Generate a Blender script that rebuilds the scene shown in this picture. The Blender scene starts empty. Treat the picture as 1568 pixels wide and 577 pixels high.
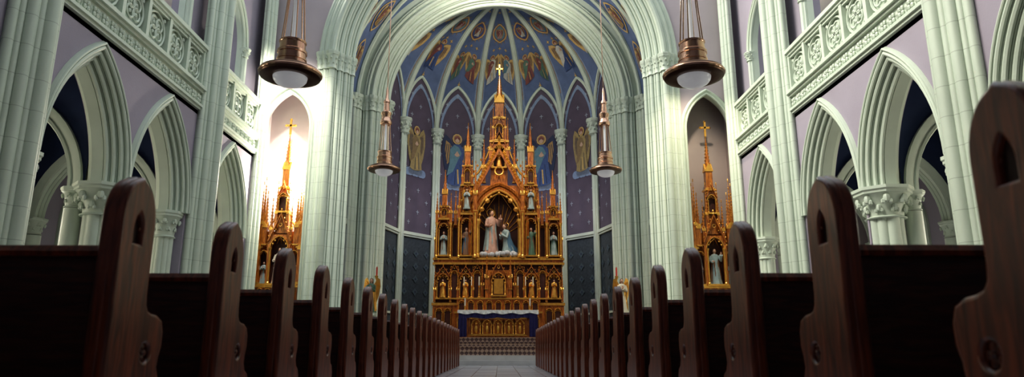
import bpy, math, random, bmesh
from math import sin, cos, tan, pi, sqrt, acos, radians, floor
from mathutils import Vector, Matrix
random.seed(4)
D=bpy.data; S=bpy.context.scene; COL=S.collection

# ------------------------------------------------------------ mesh builder
class MB:
    def __init__(s): s.v=[]; s.f=[]
    def add(s,vs,fs,M=None):
        o=len(s.v)
        if M is not None: vs=[M@Vector(p) for p in vs]
        s.v+=[tuple(p) for p in vs]; s.f+=[tuple(i+o for i in f) for f in fs]
    def merge(s,o,M=None): s.add(o.v,o.f,M)
    def box(s,x0,x1,y0,y1,z0,z1,M=None):
        s.add([(x0,y0,z0),(x1,y0,z0),(x1,y1,z0),(x0,y1,z0),(x0,y0,z1),(x1,y0,z1),(x1,y1,z1),(x0,y1,z1)],
              [(3,2,1,0),(4,5,6,7),(0,1,5,4),(1,2,6,5),(2,3,7,6),(3,0,4,7)],M)
    def fbox(s,F,s0,s1,z0,z1,m0,m1):
        p=[F(a,z,m) for z in (z0,z1) for (a,m) in ((s0,m0),(s1,m0),(s1,m1),(s0,m1))]
        s.add(p,[(3,2,1,0),(4,5,6,7),(0,1,5,4),(1,2,6,5),(2,3,7,6),(3,0,4,7)])
    def lathe(s,c,prof,n=12,rot=0,sx=1,sy=1,M=None):
        vs=[];fs=[]
        for (r,z) in prof:
            for k in range(n):
                a=rot+2*pi*k/n
                vs.append((c[0]+r*cos(a)*sx,c[1]+r*sin(a)*sy,c[2]+z))
        for i in range(len(prof)-1):
            for k in range(n):
                k2=(k+1)%n
                fs.append((i*n+k,i*n+k2,(i+1)*n+k2,(i+1)*n+k))
        fs.append(tuple(range(n-1,-1,-1))); fs.append(tuple((len(prof)-1)*n+k for k in range(n)))
        s.add(vs,fs,M)
    def tube(s,pts,rads,n=8,cap=True):
        pts=[Vector(p) for p in pts]
        if not isinstance(rads,(list,tuple)): rads=[rads]*len(pts)
        vs=[];fs=[];ref=None
        for i,p in enumerate(pts):
            d=(pts[min(i+1,len(pts)-1)]-pts[max(i-1,0)]).normalized()
            if ref is None:
                ref=Vector((0,0,1)) if abs(d.z)<.9 else Vector((1,0,0))
            u=(ref-d*ref.dot(d)).normalized(); w=d.cross(u); ref=u
            for k in range(n):
                a=2*pi*k/n; vs.append(p+(u*cos(a)+w*sin(a))*rads[i])
        for i in range(len(pts)-1):
            for k in range(n):
                k2=(k+1)%n; fs.append((i*n+k,i*n+k2,(i+1)*n+k2,(i+1)*n+k))
        fs.append(tuple(range(n-1,-1,-1))); fs.append(tuple((len(pts)-1)*n+k for k in range(n)))
        s.add(vs,fs)
    def ball(s,c,rx,ry=None,rz=None,n=8,m=5,M=None):
        ry=rx if ry is None else ry; rz=rx if rz is None else rz
        prof=[(max(sin(pi*i/m),.02),-cos(pi*i/m)) for i in range(m+1)]
        vs=[];fs=[]
        for (r,z) in prof:
            for k in range(n):
                a=2*pi*k/n; vs.append((c[0]+r*cos(a)*rx,c[1]+r*sin(a)*ry,c[2]+z*rz))
        for i in range(m):
            for k in range(n):
                k2=(k+1)%n; fs.append((i*n+k,i*n+k2,(i+1)*n+k2,(i+1)*n+k))
        s.add(vs,fs,M)
    def octa(s,c,r,rz=None):
        rz=rz or r
        x,y,z=c
        s.add([(x+r,y,z),(x,y+r,z),(x-r,y,z),(x,y-r,z),(x,y,z+rz),(x,y,z-rz)],
              [(0,1,4),(1,2,4),(2,3,4),(3,0,4),(1,0,5),(2,1,5),(3,2,5),(0,3,5)])
    def loft(s,rings,n=20,fold=0.,nf=9,M=None):
        vs=[];fs=[]
        for (z,cx,cy,rx,ry,fs_) in rings:
            for k in range(n):
                a=2*pi*k/n; q=1+fold*fs_*sin(nf*a+z*2)
                vs.append((cx+rx*cos(a)*q,cy+ry*sin(a)*q,z))
        for i in range(len(rings)-1):
            for k in range(n):
                k2=(k+1)%n; fs.append((i*n+k,i*n+k2,(i+1)*n+k2,(i+1)*n+k))
        fs.append(tuple(range(n-1,-1,-1))); fs.append(tuple((len(rings)-1)*n+k for k in range(n)))
        s.add(vs,fs,M)

def mk(mb,name,mat,parent=None,smooth=False,M=None):
    me=D.meshes.new(name); me.from_pydata(mb.v,[],mb.f); me.update()
    mats=mat if isinstance(mat,(list,tuple)) else [mat]
    for m in mats: me.materials.append(m)
    o=D.objects.new(name,me); COL.objects.link(o)
    bm=bmesh.new(); bm.from_mesh(me); bmesh.ops.recalc_face_normals(bm,faces=bm.faces); bm.to_mesh(me); bm.free()
    if smooth:
        for p in me.polygons: p.use_smooth=True
        try: me.set_sharp_from_angle(angle=radians(38))
        except Exception: pass
    if parent: o.parent=parent
    return o
def empty(name):
    e=D.objects.new(name,None); COL.objects.link(e); e.empty_display_size=.2
    return e

# ------------------------------------------------------------ materials
def N(nt,t,**k):
    n=nt.nodes.new(t)
    for a,b in k.items(): setattr(n,a,b)
    return n
def mat(name,col,rough=.6,metal=0.,var=.15,scale=3.,bump=.1,bscale=40.,coat=0.,emit=None,estr=0.,spec=None):
    m=D.materials.new(name); m.use_nodes=True; nt=m.node_tree; b=nt.nodes['Principled BSDF']
    tc=N(nt,'ShaderNodeTexCoord'); no=N(nt,'ShaderNodeTexNoise'); no.inputs['Scale'].default_value=scale; no.inputs['Detail'].default_value=5
    nt.links.new(tc.outputs['Object'],no.inputs['Vector'])
    mx=N(nt,'ShaderNodeMix',data_type='RGBA')
    d=[x*(1-var*1.6) for x in col]+[1]; e=[min(1,x*(1+var)) for x in col]+[1]
    mx.inputs['A'].default_value=d; mx.inputs['B'].default_value=e
    nt.links.new(no.outputs['Fac'],mx.inputs['Factor']); nt.links.new(mx.outputs['Result'],b.inputs['Base Color'])
    b.inputs['Roughness'].default_value=rough; b.inputs['Metallic'].default_value=metal
    if coat: b.inputs['Coat Weight'].default_value=coat; b.inputs['Coat Roughness'].default_value=.15
    if spec is not None: b.inputs['Specular IOR Level'].default_value=spec
    if bump:
        n2=N(nt,'ShaderNodeTexNoise'); n2.inputs['Scale'].default_value=bscale; nt.links.new(tc.outputs['Object'],n2.inputs['Vector'])
        bp=N(nt,'ShaderNodeBump'); bp.inputs['Strength'].default_value=bump; bp.inputs['Distance'].default_value=.02
        nt.links.new(n2.outputs['Fac'],bp.inputs['Height']); nt.links.new(bp.outputs['Normal'],b.inputs['Normal'])
    if emit: b.inputs['Emission Color'].default_value=(*emit,1); b.inputs['Emission Strength'].default_value=estr
    return m
def joints(m,h=.55,width=.03,dark=.6):
    nt=m.node_tree; b=nt.nodes['Principled BSDF']; l=b.inputs['Base Color'].links[0].from_socket
    tc=N(nt,'ShaderNodeTexCoord'); sp=N(nt,'ShaderNodeSeparateXYZ'); nt.links.new(tc.outputs['Object'],sp.inputs[0])
    a=N(nt,'ShaderNodeMath',operation='DIVIDE'); a.inputs[1].default_value=h; nt.links.new(sp.outputs['Z'],a.inputs[0])
    f=N(nt,'ShaderNodeMath',operation='FRACT'); nt.links.new(a.outputs[0],f.inputs[0])
    g=N(nt,'ShaderNodeMath',operation='LESS_THAN'); g.inputs[1].default_value=width/h; nt.links.new(f.outputs[0],g.inputs[0])
    mx=N(nt,'ShaderNodeMix',data_type='RGBA',blend_type='MULTIPLY'); mx.inputs['B'].default_value=(dark,dark,dark,1)
    nt.links.new(g.outputs[0],mx.inputs['Factor']); nt.links.new(l,mx.inputs['A']); nt.links.new(mx.outputs['Result'],b.inputs['Base Color'])
def woodmat(name,c1,c2,rough=.35,coat=.4,axis='X',sc=6.,metal=0.):
    m=D.materials.new(name); m.use_nodes=True; nt=m.node_tree; b=nt.nodes['Principled BSDF']
    tc=N(nt,'ShaderNodeTexCoord'); mp=N(nt,'ShaderNodeMapping')
    mp.inputs['Scale'].default_value={'X':(.6,5,5),'Z':(5,5,.7)}[axis]
    nt.links.new(tc.outputs['Object'],mp.inputs[0])
    no=N(nt,'ShaderNodeTexNoise'); no.inputs['Scale'].default_value=sc; no.inputs['Detail'].default_value=8; no.inputs['Distortion'].default_value=.8
    nt.links.new(mp.outputs[0],no.inputs['Vector'])
    r=N(nt,'ShaderNodeValToRGB'); r.color_ramp.elements[0].position=.35; r.color_ramp.elements[1].position=.68
    r.color_ramp.elements[0].color=(*c1,1); r.color_ramp.elements[1].color=(*c2,1)
    nt.links.new(no.outputs['Fac'],r.inputs[0]); nt.links.new(r.outputs[0],b.inputs['Base Color'])
    b.inputs['Roughness'].default_value=rough; b.inputs['Coat Weight'].default_value=coat; b.inputs['Coat Roughness'].default_value=.25
    b.inputs['Metallic'].default_value=metal
    bp=N(nt,'ShaderNodeBump'); bp.inputs['Strength'].default_value=.15; bp.inputs['Distance'].default_value=.01
    nt.links.new(no.outputs['Fac'],bp.inputs['Height']); nt.links.new(bp.outputs['Normal'],b.inputs['Normal'])
    return m
STONE=mat('painted_stone',(.55,.62,.53),.5,var=.09,scale=1.2,bump=.06); joints(STONE,.62,.016,.74)
STONEP=mat('painted_plaster_trim',(.56,.63,.54),.5,var=.08,scale=2,bump=.06)
LAV=mat('lavender_plaster',(.33,.295,.36),.8,var=.10,scale=.8,bump=.12,bscale=25)
PURP=mat('purple_painted_wall',(.10,.078,.115),.75,var=.22,scale=1.5,bump=.1)
TEAL=mat('teal_stencilled_dado',(.05,.065,.08),.7,var=.4,scale=9,bump=.1)
BLUE=mat('vault_blue',(.13,.18,.32),.75,var=.25,scale=2.2,bump=.1)
NAVY=mat('navy_ceiling',(.025,.042,.11),.8,var=.3,scale=2)
CREAM=mat('cream_plaster',(.70,.67,.58),.7,var=.06,scale=1)
PEW=woodmat('pew_oak_red',(.062,.013,.006),(.24,.054,.020),.34,.3,'Z')
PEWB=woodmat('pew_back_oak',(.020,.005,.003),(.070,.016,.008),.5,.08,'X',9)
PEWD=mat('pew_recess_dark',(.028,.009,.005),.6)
GOLDW=woodmat('gilded_oak',(.20,.048,.007),(.64,.23,.034),.32,.5,'Z',5,.15)
GOLD=mat('gold_leaf',(.88,.45,.10),.26,.65,var=.25,scale=9,bump=.1)
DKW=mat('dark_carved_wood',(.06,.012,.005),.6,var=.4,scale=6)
COPPER=mat('brushed_copper',(.66,.42,.30),.2,.95,var=.12,scale=5,bump=.03)
COPD=mat('aged_bronze',(.15,.09,.06),.3,.85,var=.2,scale=5)
LENS=mat('frosted_glass_lens',(.75,.77,.8),.25,0,var=.02,emit=(.95,.97,1),estr=.15)
WHITE=mat('white_linen',(.85,.84,.82),.8,var=.04)
ROYAL=mat('royal_blue_cloth',(.015,.012,.10),.7,var=.3,scale=6)
CANDLE=mat('candle_wax',(.85,.8,.66),.5,var=.05)
REDC=mat('red_candle',(.5,.06,.04),.5)
SKIN=mat('painted_skin',(.58,.35,.25),.5,var=.05)
HAIR=mat('painted_hair',(.09,.045,.025),.6)
MARB=mat('white_marble',(.58,.56,.55),.3,var=.15,scale=3,coat=.2)
GLASS=mat('daylight_window',(.6,.66,.7),.3,emit=(.88,.94,1.),estr=3.5)
GLASSY=mat('amber_aisle_window',(.6,.6,.4),.3,emit=(1.,.88,.6),estr=3.)
def floor_mat():
    m=mat('aisle_marble_tile',(.33,.34,.37),.22,var=.2,scale=2,bump=0,coat=.2)
    nt=m.node_tree; b=nt.nodes['Principled BSDF']; tc=N(nt,'ShaderNodeTexCoord'); br=N(nt,'ShaderNodeTexBrick')
    br.offset=0; br.inputs['Scale'].default_value=1.6; br.inputs['Color1'].default_value=(.58,.59,.63,1); br.inputs['Color2'].default_value=(.44,.45,.50,1)
    br.inputs['Mortar'].default_value=(.14,.14,.15,1); br.inputs['Mortar Size'].default_value=.012; br.inputs['Brick Width'].default_value=.8; br.inputs['Row Height'].default_value=.8
    nt.links.new(tc.outputs['Object'],br.inputs['Vector']); nt.links.new(br.outputs['Color'],b.inputs['Base Color']); return m
FLOOR=floor_mat()
def step_mat():
    m=mat('patterned_step_tile',(.3,.2,.14),.5,var=.2,scale=4,bump=0)
    nt=m.node_tree; b=nt.nodes['Principled BSDF']; tc=N(nt,'ShaderNodeTexCoord')
    mp=N(nt,'ShaderNodeMapping'); mp.inputs['Rotation'].default_value=(0,radians(45),0); nt.links.new(tc.outputs['Object'],mp.inputs[0])
    ch=N(nt,'ShaderNodeTexChecker'); ch.inputs['Scale'].default_value=9; ch.inputs['Color1'].default_value=(.44,.31,.24,1); ch.inputs['Color2'].default_value=(.13,.08,.08,1)
    nt.links.new(mp.outputs[0],ch.inputs['Vector']); nt.links.new(ch.outputs['Color'],b.inputs['Base Color']); return m
STEP=step_mat()

# ------------------------------------------------------------ arches
def arch_pts(a,b,o=0.,n=12,leg=0.):
    R=(a*a+b*b)/(2*a); c=R-a; ro=R+o; al=acos(max(-1,min(1,c/ro)))
    L=[]
    if leg: L.append((-(a+o),-leg))
    for i in range(n+1):
        t=al*i/n; L.append((c-ro*cos(t),ro*sin(t)))
    Rr=[(-x,z) for x,z in reversed(L[:-1])]
    return L+Rr
def sweep(mb,F,cx,zs,a,b,sec,n=12,leg=0.):
    cols=[arch_pts(a,b,o,n,leg) for o,m in sec]; L=len(cols[0]); k=len(sec)
    vs=[];fs=[]
    for i in range(L):
        for j in range(k):
            x,z=cols[j][i]; vs.append(F(cx+x,zs+z,sec[j][1]))
    for i in range(L-1):
        for j in range(k):
            j2=(j+1)%k; fs.append((i*k+j,i*k+j2,(i+1)*k+j2,(i+1)*k+j))
    fs.append(tuple(range(k))); fs.append(tuple((L-1)*k+j for j in range(k)))
    mb.add(vs,fs)
def roll(o,m,r,k=7): return [(o+r*cos(2*pi*i/k),m+r*sin(2*pi*i/k)) for i in range(k)]
def wall_arches(mb,F,s0,s1,z0,z1,arches,m0,m1,n=12,intr=True):
    cur=s0
    def q(a,b,za,zb):
        for m in (m0,m1):
            mb.add([F(a,za,m),F(b,za,m),F(b,zb,m),F(a,zb,m)],[(0,1,2,3)])
    for (cx,a,zs,b,sill) in sorted(arches):
        q(cur,cx-a,z0,z1); P=arch_pts(a,b,0,n)
        for (xa,za),(xb,zb) in zip(P[:-1],P[1:]):
            for m in (m0,m1):
                mb.add([F(cx+xa,zs+za,m),F(cx+xb,zs+zb,m),F(cx+xb,z1,m),F(cx+xa,z1,m)],[(0,1,2,3)])
        if sill>z0: q(cx-a,cx+a,z0,sill)
        if intr:
            C=[(-a,sill-zs)]+P+[(a,sill-zs)]
            if sill>z0: C.append((-a,sill-zs))
            for (xa,za),(xb,zb) in zip(C[:-1],C[1:]):
                mb.add([F(cx+xa,zs+za,m0),F(cx+xb,zs+zb,m0),F(cx+xb,zs+zb,m1),F(cx+xa,zs+za,m1)],[(0,1,2,3)])
        cur=cx+a
    q(cur,s1,z0,z1)
    mb.add([F(s0,z1,m0),F(s1,z1,m0),F(s1,z1,m1),F(s0,z1,m1)],[(0,1,2,3)])
def capital(mb,x,y,z,r,h,leaf=8):
    mb.lathe((x,y,z-h),[(r*1.12,0),(r*1.16,.03*h),(r*1.0,.08*h),(r*1.02,.2*h),(r*1.12,.45*h),(r*1.38,.72*h),(r*1.5,.78*h)],16)
    mb.lathe((x,y,z-.24*h),[(r*1.5,0),(r*1.62,.03*h),(r*1.62,.1*h),(r*1.72,.14*h),(r*1.72,.24*h)],8,rot=pi/8)
    for ring,(zz,rr,s) in enumerate(((.32,1.12,.8),(.60,1.36,1.))):
        for k in range(leaf):
            a=2*pi*(k+.5*ring)/leaf; px,py=x+cos(a)*r*rr,y+sin(a)*r*rr
            q=r*.22*s
            mb.ball((px,py,z-h+zz*h),q,q,q*1.25,6,4)
            mb.ball((px-sin(a)*q*.9,py+cos(a)*q*.9,z-h+zz*h-q*.9),q*.6,q*.6,q*.8,5,3)
            mb.ball((px+sin(a)*q*.9,py-cos(a)*q*.9,z-h+zz*h-q*.9),q*.6,q*.6,q*.8,5,3)

W=9.3
YB=-5.
FL=lambda s,z,m:(-W+m,s,z)
FR=lambda s,z,m:(W-m,s,z)
LOW=[6.8,10.2,15.0,18.4,23.0]
PIL=[4.4,12.6,20.8,25.45]
AC=[8.5,16.7]
SP=4.45; AB=2.55
# ------------------------------------------------------------ nave side walls
for side,F in (('left',FL),('right',FR)):
    sg=-1 if side=='left' else 1
    wl=MB()
    wall_arches(wl,F,YB,26,0,8.4,[(c,1.66,SP,2.95,0) for c in [-.6]+LOW],0,-.9)
    wu=MB(); wall_arches(wu,F,YB,26,8.4,17,[(c,1.2,11.5,1.9,8.45) for c in LOW],-.35,-.9)
    wl.merge(wu)
    wall=mk(wl,'wall_'+side,LAV)
    tr=MB()
    SEC=[(0,-.32),(0,-.6),(.12,-.72),(.3,-.85),(.44,-.93),(.47,-.5),(.5,.02),(.46,.10),(.40,.03),(.30,.02),(.30,-.08),(.2,-.08),(.2,-.2),(.1,-.2),(.1,-.32)]
    for c in LOW:
        sweep(tr,F,c,SP,1.28,AB,SEC,14)
        for o,m,r in ((.04,-.27,.055),(.14,-.15,.055),(.245,-.03,.055),(.35,.06,.05),(.44,.1,.03)):
            sweep(tr,F,c,SP,1.28,AB,roll(o,m,r),14)
        sweep(tr,F,c,11.5,1.05,1.7,[(0,-.4),(0,-.6),(.22,-.6),(.22,-.28),(.15,-.28),(.15,-.4)],10,leg=3)
        sweep(tr,F,c,11.5,1.05,1.7,roll(.07,-.36,.07),10,leg=3)
        sweep(tr,F,c,11.5,1.05,1.7,roll(.26,-.30,.05),10,leg=0)
    for c in LOW:
        for e in (-1,1):
            x=F(0,0,-.33)[0]
            capital(tr,x,c+e*1.18,11.6,.13,.35,6)
            tr.lathe((x,c+e*1.18,8.4),[(.11,0),(.11,2.9)],8)
    mk(tr,'trim_arch_mouldings_'+side,STONEP,None,True)
    cm=MB()
    for cy in AC+[a+e*1.5 for a,e in ((6.8,-1),(10.2,1),(15.0,-1),(18.4,1),(23.0,-1),(23.0,1))]:
        big=cy in AC
        x=F(0,0,-.45)[0]; r=.42 if big else .27
        for k in range(8):
            a=pi/4*k
            cm.lathe((x+cos(a)*r*.62,cy+sin(a)*r*.62,.35),[(r*(.42 if k%2==0 else .34),0),(r*(.42 if k%2==0 else .34),3.35)],10)
        cm.lathe((x,cy,.35),[(r*.8,0),(r*.8,3.35)],12)
        cm.lathe((x,cy,0),[(r*1.5,0),(r*1.5,.18),(r*1.3,.22),(r*1.32,.3),(r*1.1,.36),(r*1.1,.42)],8,rot=pi/8)
        capital(cm,x,cy,SP+.02,r,.78,8)
    mk(cm,'wall_arcade_columns_'+side,STONEP,None,True)
    pm=MB()
    for p in PIL:
        last=p>25
        if last:
            pm.fbox(F,p-.4,p+.4,0,17,-.05,.12)
            sh=((0,.2,.14),(-.22,.17,.09),(.22,.17,.09),(-.38,.1,.08),(.38,.1,.08))
        else:
            pm.fbox(F,p-.62,p+.62,0,17,-.05,.10); pm.fbox(F,p-.42,p+.42,0,17,.1,.24)
            sh=((0,.42,.15),(-.17,.34,.08),(.17,.34,.08),(-.32,.27,.12),(.32,.27,.12),(-.46,.17,.07),(.46,.17,.07),(-.58,.1,.09),(.58,.1,.09))
        for (ds,m,r) in sh:
            x,y,_=F(p+ds,0,m); pm.lathe((x,y,.5),[(r,0),(r,16.5)],12)
            pm.lathe((x,y,0),[(r*1.5,0),(r*1.5,.3),(r*1.2,.4),(r*1.2,.5)],12)
    mk(pm,'trim_pilasters_'+side,STONE,None,True)
    fm=MB(); spans=[(YB,3.78),(5.02,11.98),(13.22,20.18),(21.42,25.0)]
    for (a,b) in spans:
        fm.fbox(F,a,b,7.72,7.80,0,.10); fm.fbox(F,a,b,7.80,7.88,0,.16); fm.fbox(F,a,b,7.88,8.26,0,.05)
        fm.fbox(F,a,b,8.26,8.34,0,.14); fm.fbox(F,a,b,8.34,8.44,-.3,.22)
        fm.fbox(F,a,b,9.62,9.70,-.2,.10); fm.fbox(F,a,b,9.70,9.82,-.25,.16)
        n=int((b-a)/.36); st=(b-a)/n
        for i in range(n):
            c=a+st*(i+.5)
            for k in range(4):
                t=pi/4+k*pi/2; p=F(c+cos(t)*.085,8.07+sin(t)*.085,.07)
                fm.ball(p,.045,.065,.065,6,4)
            fm.octa(F(c+st/2,8.07,.06),.05,.12); fm.octa(F(c,8.07,.1),.035)
    mk(fm,'trim_frieze_'+side,STONEP,None,False)
    bm_=MB()
    for (a,b) in spans:
        n=max(1,round((b-a)/1.15)); st=(b-a)/n
        for i in range(n+1):
            s_=a+st*i; s_=min(max(s_,a+.07),b-.07)
            bm_.fbox(F,s_-.07,s_+.07,8.44,9.62,-.18,.08)
        bm_.fbox(F,a,b,8.44,8.54,-.18,.05); bm_.fbox(F,a,b,9.54,9.62,-.18,.05)
        for i in range(n):
            c=a+st*(i+.5); zc=9.04
            h=st/2-.09
            bm_.fbox(F,c-h,c+h,8.5,9.6,-.2,-.12)
            for k in range(4):
                t=pi/4+k*pi/2; cc=(c+cos(t)*.19,zc+sin(t)*.19)
                sec=[F(cc[0]+cos(u)*.17,cc[1]+sin(u)*.17,-.03) for u in [2*pi*j/12 for j in range(13)]]
                bm_.tube(sec,.035,5)
                bm_.ball(F(cc[0],cc[1],-.06),.06,.06,.06,6,4)
            ring=[F(c+cos(u)*(h-.02),zc+sin(u)*.48,-.04) for u in [2*pi*j/20 for j in range(21)]]
            bm_.tube(ring,.035,5)
            for e in (-1,1):
                for g in (-1,1): bm_.ball(F(c+e*(h-.07),zc+g*.42,-.06),.06,.07,.07,6,4)
    mk(bm_,'trim_gallery_balustrade_'+side,STONEP,None,True)
    X=lambda d: sg*(W+d)
    g=MB(); g.box(min(X(.0),X(5.1)),max(X(.0),X(5.1)),YB,26,7.6,7.75)
    mk(g,'ceiling_aisle_'+side,NAVY)
    Fg=(lambda s,z,m:(-(W+3.6)+m,s,z)) if side=='left' else (lambda s,z,m:((W+3.6)-m,s,z))
    g=MB(); wall_arches(g,Fg,YB,26,7.75,17,[(c,.75,12.0,1.3,9.6) for c in LOW],0,-.3)
    mk(g,'wall_gallery_'+side,CREAM)
    g=MB()
    for c in LOW: g.fbox(Fg,c-.75,c+.75,9.6,13.4,-.25,-.2)
    mk(g,'window_gallery_'+side,GLASS)
    g=MB()
    for c in LOW:
        g.fbox(Fg,c-.04,c+.04,9.6,13.2,-.2,-.1)
        for z in (10.5,11.4,12.3): g.fbox(Fg,c-.75,c+.75,z,z+.05,-.2,-.12)
        sweep(g,Fg,c,12.0,.75,1.3,[(0,-.05),(0,.06),(.14,.06),(.14,-.05)],8,leg=2.4)
    mk(g,'trim_gallery_windows_'+side,STONEP)
    Fo=(lambda s,z,m:(-(W+5.1)+m,s,z)) if side=='left' else (lambda s,z,m:((W+5.1)-m,s,z))
    g=MB(); wall_arches(g,Fo,YB,26,0,7.6,[(c,.6,4.6,1.1,2.2) for c in LOW],0,-.3)
    mk(g,'wall_outer_'+side,LAV)
    g=MB()
    for c in LOW: g.fbox(Fo,c-.6,c+.6,2.2,5.8,-.25,-.2)
    mk(g,'window_aisle_'+side,GLASSY)
    g=MB()
    for c in LOW: sweep(g,Fo,c,4.6,.6,1.1,[(0,-.05),(0,.08),(.16,.08),(.16,-.05)],8,leg=2.4); g.fbox(Fo,c-.03,c+.03,2.2,5.5,-.2,-.12)
    mk(g,'trim_aisle_windows_'+side,STONEP)
    g=MB(); g2=MB()
    for p in (4.4,8.5,12.6,16.7,20.8,25.2):
        Ft=lambda s,z,m,p=p:(sg*(W+.9+s),p+m,z)
        wall_arches(g2,Ft,0,4.2,4.4,7.6,[(2.1,1.95,4.4,2.6,4.4)],-.12,.12,12)
        sweep(g,Ft,2.1,4.4,1.75,2.3,[(0,-.12),(0,.12),(.1,.2),(.3,.22),(.3,-.22),(.1,-.2)],12)
        for m in (-.16,0,.16): sweep(g,Ft,2.1,4.4,1.75,2.3,roll(.02,m,.07,6),12)
        for (ss) in (.25,3.95):
            x=sg*(W+.9+ss); g.lathe((x,p,0),[(.22,0),(.22,3.9)],10); capital(g,x,p,4.42,.2,.5,6)
    mk(g2,'wall_aisle_spandrels_'+side,NAVY); mk(g,'trim_aisle_arches_'+side,STONEP,None,True)
    for c in LOW:
        L=D.lights.new('aisle_window_light','AREA'); L.shape='RECTANGLE'; L.size=1.1; L.size_y=3.; L.energy=90; L.color=(1,.95,.85)
        lo=D.objects.new('aisle_window_light',L); lo.location=(sg*(W+5.2),c,3.9); lo.rotation_euler=Vector((-sg,0,0)).to_track_quat('-Z','Z').to_euler(); COL.objects.link(lo)

g=MB()
for x in (-3.3,3.25): g.box(x-.15,x+.15,4,26,17.6,18.0)
for y in (10.3,20.2): g.box(-W,W,y-.2,y+.2,17,17.6)
g.box(-W-.9,W+.9,YB,4.,17,17.4)  # unseen roof slab over the near end, added to darken near columns
mk(g,'ceiling',STONEP)
g=MB(); g.box(-14.6,14.6,YB-.3,YB,0,17.4); mk(g,'wall_west',LAV)  # unseen wall behind camera, added to keep light off the pew backs

# ------------------------------------------------------------ floor and steps
g=MB(); g.box(-14.6,14.6,YB,38.5,-.2,0); mk(g,'floor',FLOOR)
g=MB(); g.box(-8.6,8.6,23.5,24.7,0,.16); g.box(-8.6,8.6,23.9,24.7,.16,.32); mk(g,'marble_chancel_steps',MARB)
g=MB()
for i in range(4): g.box(-8.6,8.6,24.7+.3*i,25.96,.32+.1575*i,.32+.1575*(i+1)-.03); g.box(-8.6,8.6,24.67+.3*i,25.96,.32+.1575*(i+1)-.03,.32+.1575*(i+1))
g.box(-8.6,8.6,24.7,25.96,0,.32)
mk(g,'sanctuary_steps',STEP)
g=MB(); g.box(-9.2,9.2,25.96,38,0,.95); mk(g,'floor_sanctuary',STEP)

# ------------------------------------------------------------ east wall with niches
FE=lambda s,z,m:(s,26-m,z)
NX=8.40; NA=.97
ew=MB(); wall_arches(ew,FE,-14.4,14.4,0,18.5,[(-NX,NA,9.1,1.6,.95),(0,6.75,12.1,6.3,0),(NX,NA,9.1,1.6,.95)],0,-.5,24)
mk(ew,'wall_east',mat('east_wall_plaster',(.46,.40,.43),.75,var=.08,scale=1))
g=MB()
for e in (-1,1):
    g.box(e*NX-1.1,e*NX+1.1,27.0,27.1,.95,11.0)
    g.box(e*NX-1.12,e*NX-1.0,26.3,27.0,.95,11.0); g.box(e*NX+1.0,e*NX+1.12,26.3,27.0,.95,11.0); g.box(e*NX-1.1,e*NX+1.1,26.3,27.1,10.9,11.0)
mk(g,'wall_niche_backs',mat('niche_plaster',(.38,.32,.32),.7,var=.08,scale=1))
g=MB()
for e in (-1,1):
    sweep(g,FE,e*NX,9.1,.94,1.55,[(-.04,-.3),(-.04,-.05),(0,.05),(.1,.12),(.18,.02),(.18,-.3)],12,leg=8.1)
    sweep(g,FE,e*NX,9.1,.94,1.55,roll(-.02,.04,.05),12,leg=8.1)
mk(g,'trim_niche_arches',STONEP,None,True)
def big_arch(name,Fx,a,orders,z0,depth,mat_,capz=12.1):
    g=MB(); g2=MB()
    for (o,m,r) in orders: sweep(g,Fx,0,capz,a,a,roll(o,m,r,8),28)
    lo,hi=orders[0][0],orders[-1][0]
    sec=[(lo,-depth)]+[(o,m-.03) for (o,m,r) in orders]+[(hi+.1,orders[-1][1]-.1),(hi+.1,-depth)]
    sweep(g,Fx,0,capz,a,a,sec,28,leg=capz-z0)
    for (o,m,r) in orders:
        for e in (-1,1):
            x,y,z=Fx(e*(a+o),0,m); capital(g,x,y,capz+.2,r*1.3,.75,6)
            g2.lathe((x,y,z0),[(r*1.7,0),(r*1.7,.5),(r*1.4,.6),(r*1.4,.8),(r,.85),(r,capz-z0-.4)],12)
    e_=empty(name); mk(g,'mouldings',STONEP,e_,True); mk(g2,'shafts',mat_,e_,True)
big_arch('trim_chancel_arch',FE,6.1,[(.0,-.62,.09),(.10,-.48,.06),(.21,-.36,.10),(.32,-.22,.06),(.42,-.12,.09),(.54,.0,.06),(.66,.12,.13),(.82,.1,.06),(.93,.08,.09),(1.06,.02,.06),(1.16,.0,.09)],.95,1.0,STONE)
FA=lambda s,z,m:(s,31-m,z)
aw=MB(); wall_arches(aw,FA,-7.6,7.6,0,19.5,[(0,5.7,12.1,5.7,0)],0,-.9,28)
mk(aw,'wall_apse_arch',STONEP)
big_arch('trim_apse_arch',FA,5.4,[(0.,-.5,.10),(.11,-.37,.055),(.21,-.25,.09),(.32,-.13,.055),(.42,-.05,.09),(.54,.03,.055),(.65,.12,.11),(.79,.08,.05),(.90,.1,.08),(1.03,.08,.05)],.95,.9,STONE)
g=MB()
for e in (-1,1):
    for (x,y,r) in ((6.75,30.75,.15),(6.62,30.9,.09),(6.82,30.5,.09),(6.75,26.9,.13),(6.82,28.6,.11)):
        g.lathe((e*x,y,.95),[(r,0),(r,11.1)],12); capital(g,e*x,y,12.3,r*1.2,.7,6)
mk(g,'trim_chancel_shafts',STONE,None,True)
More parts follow.
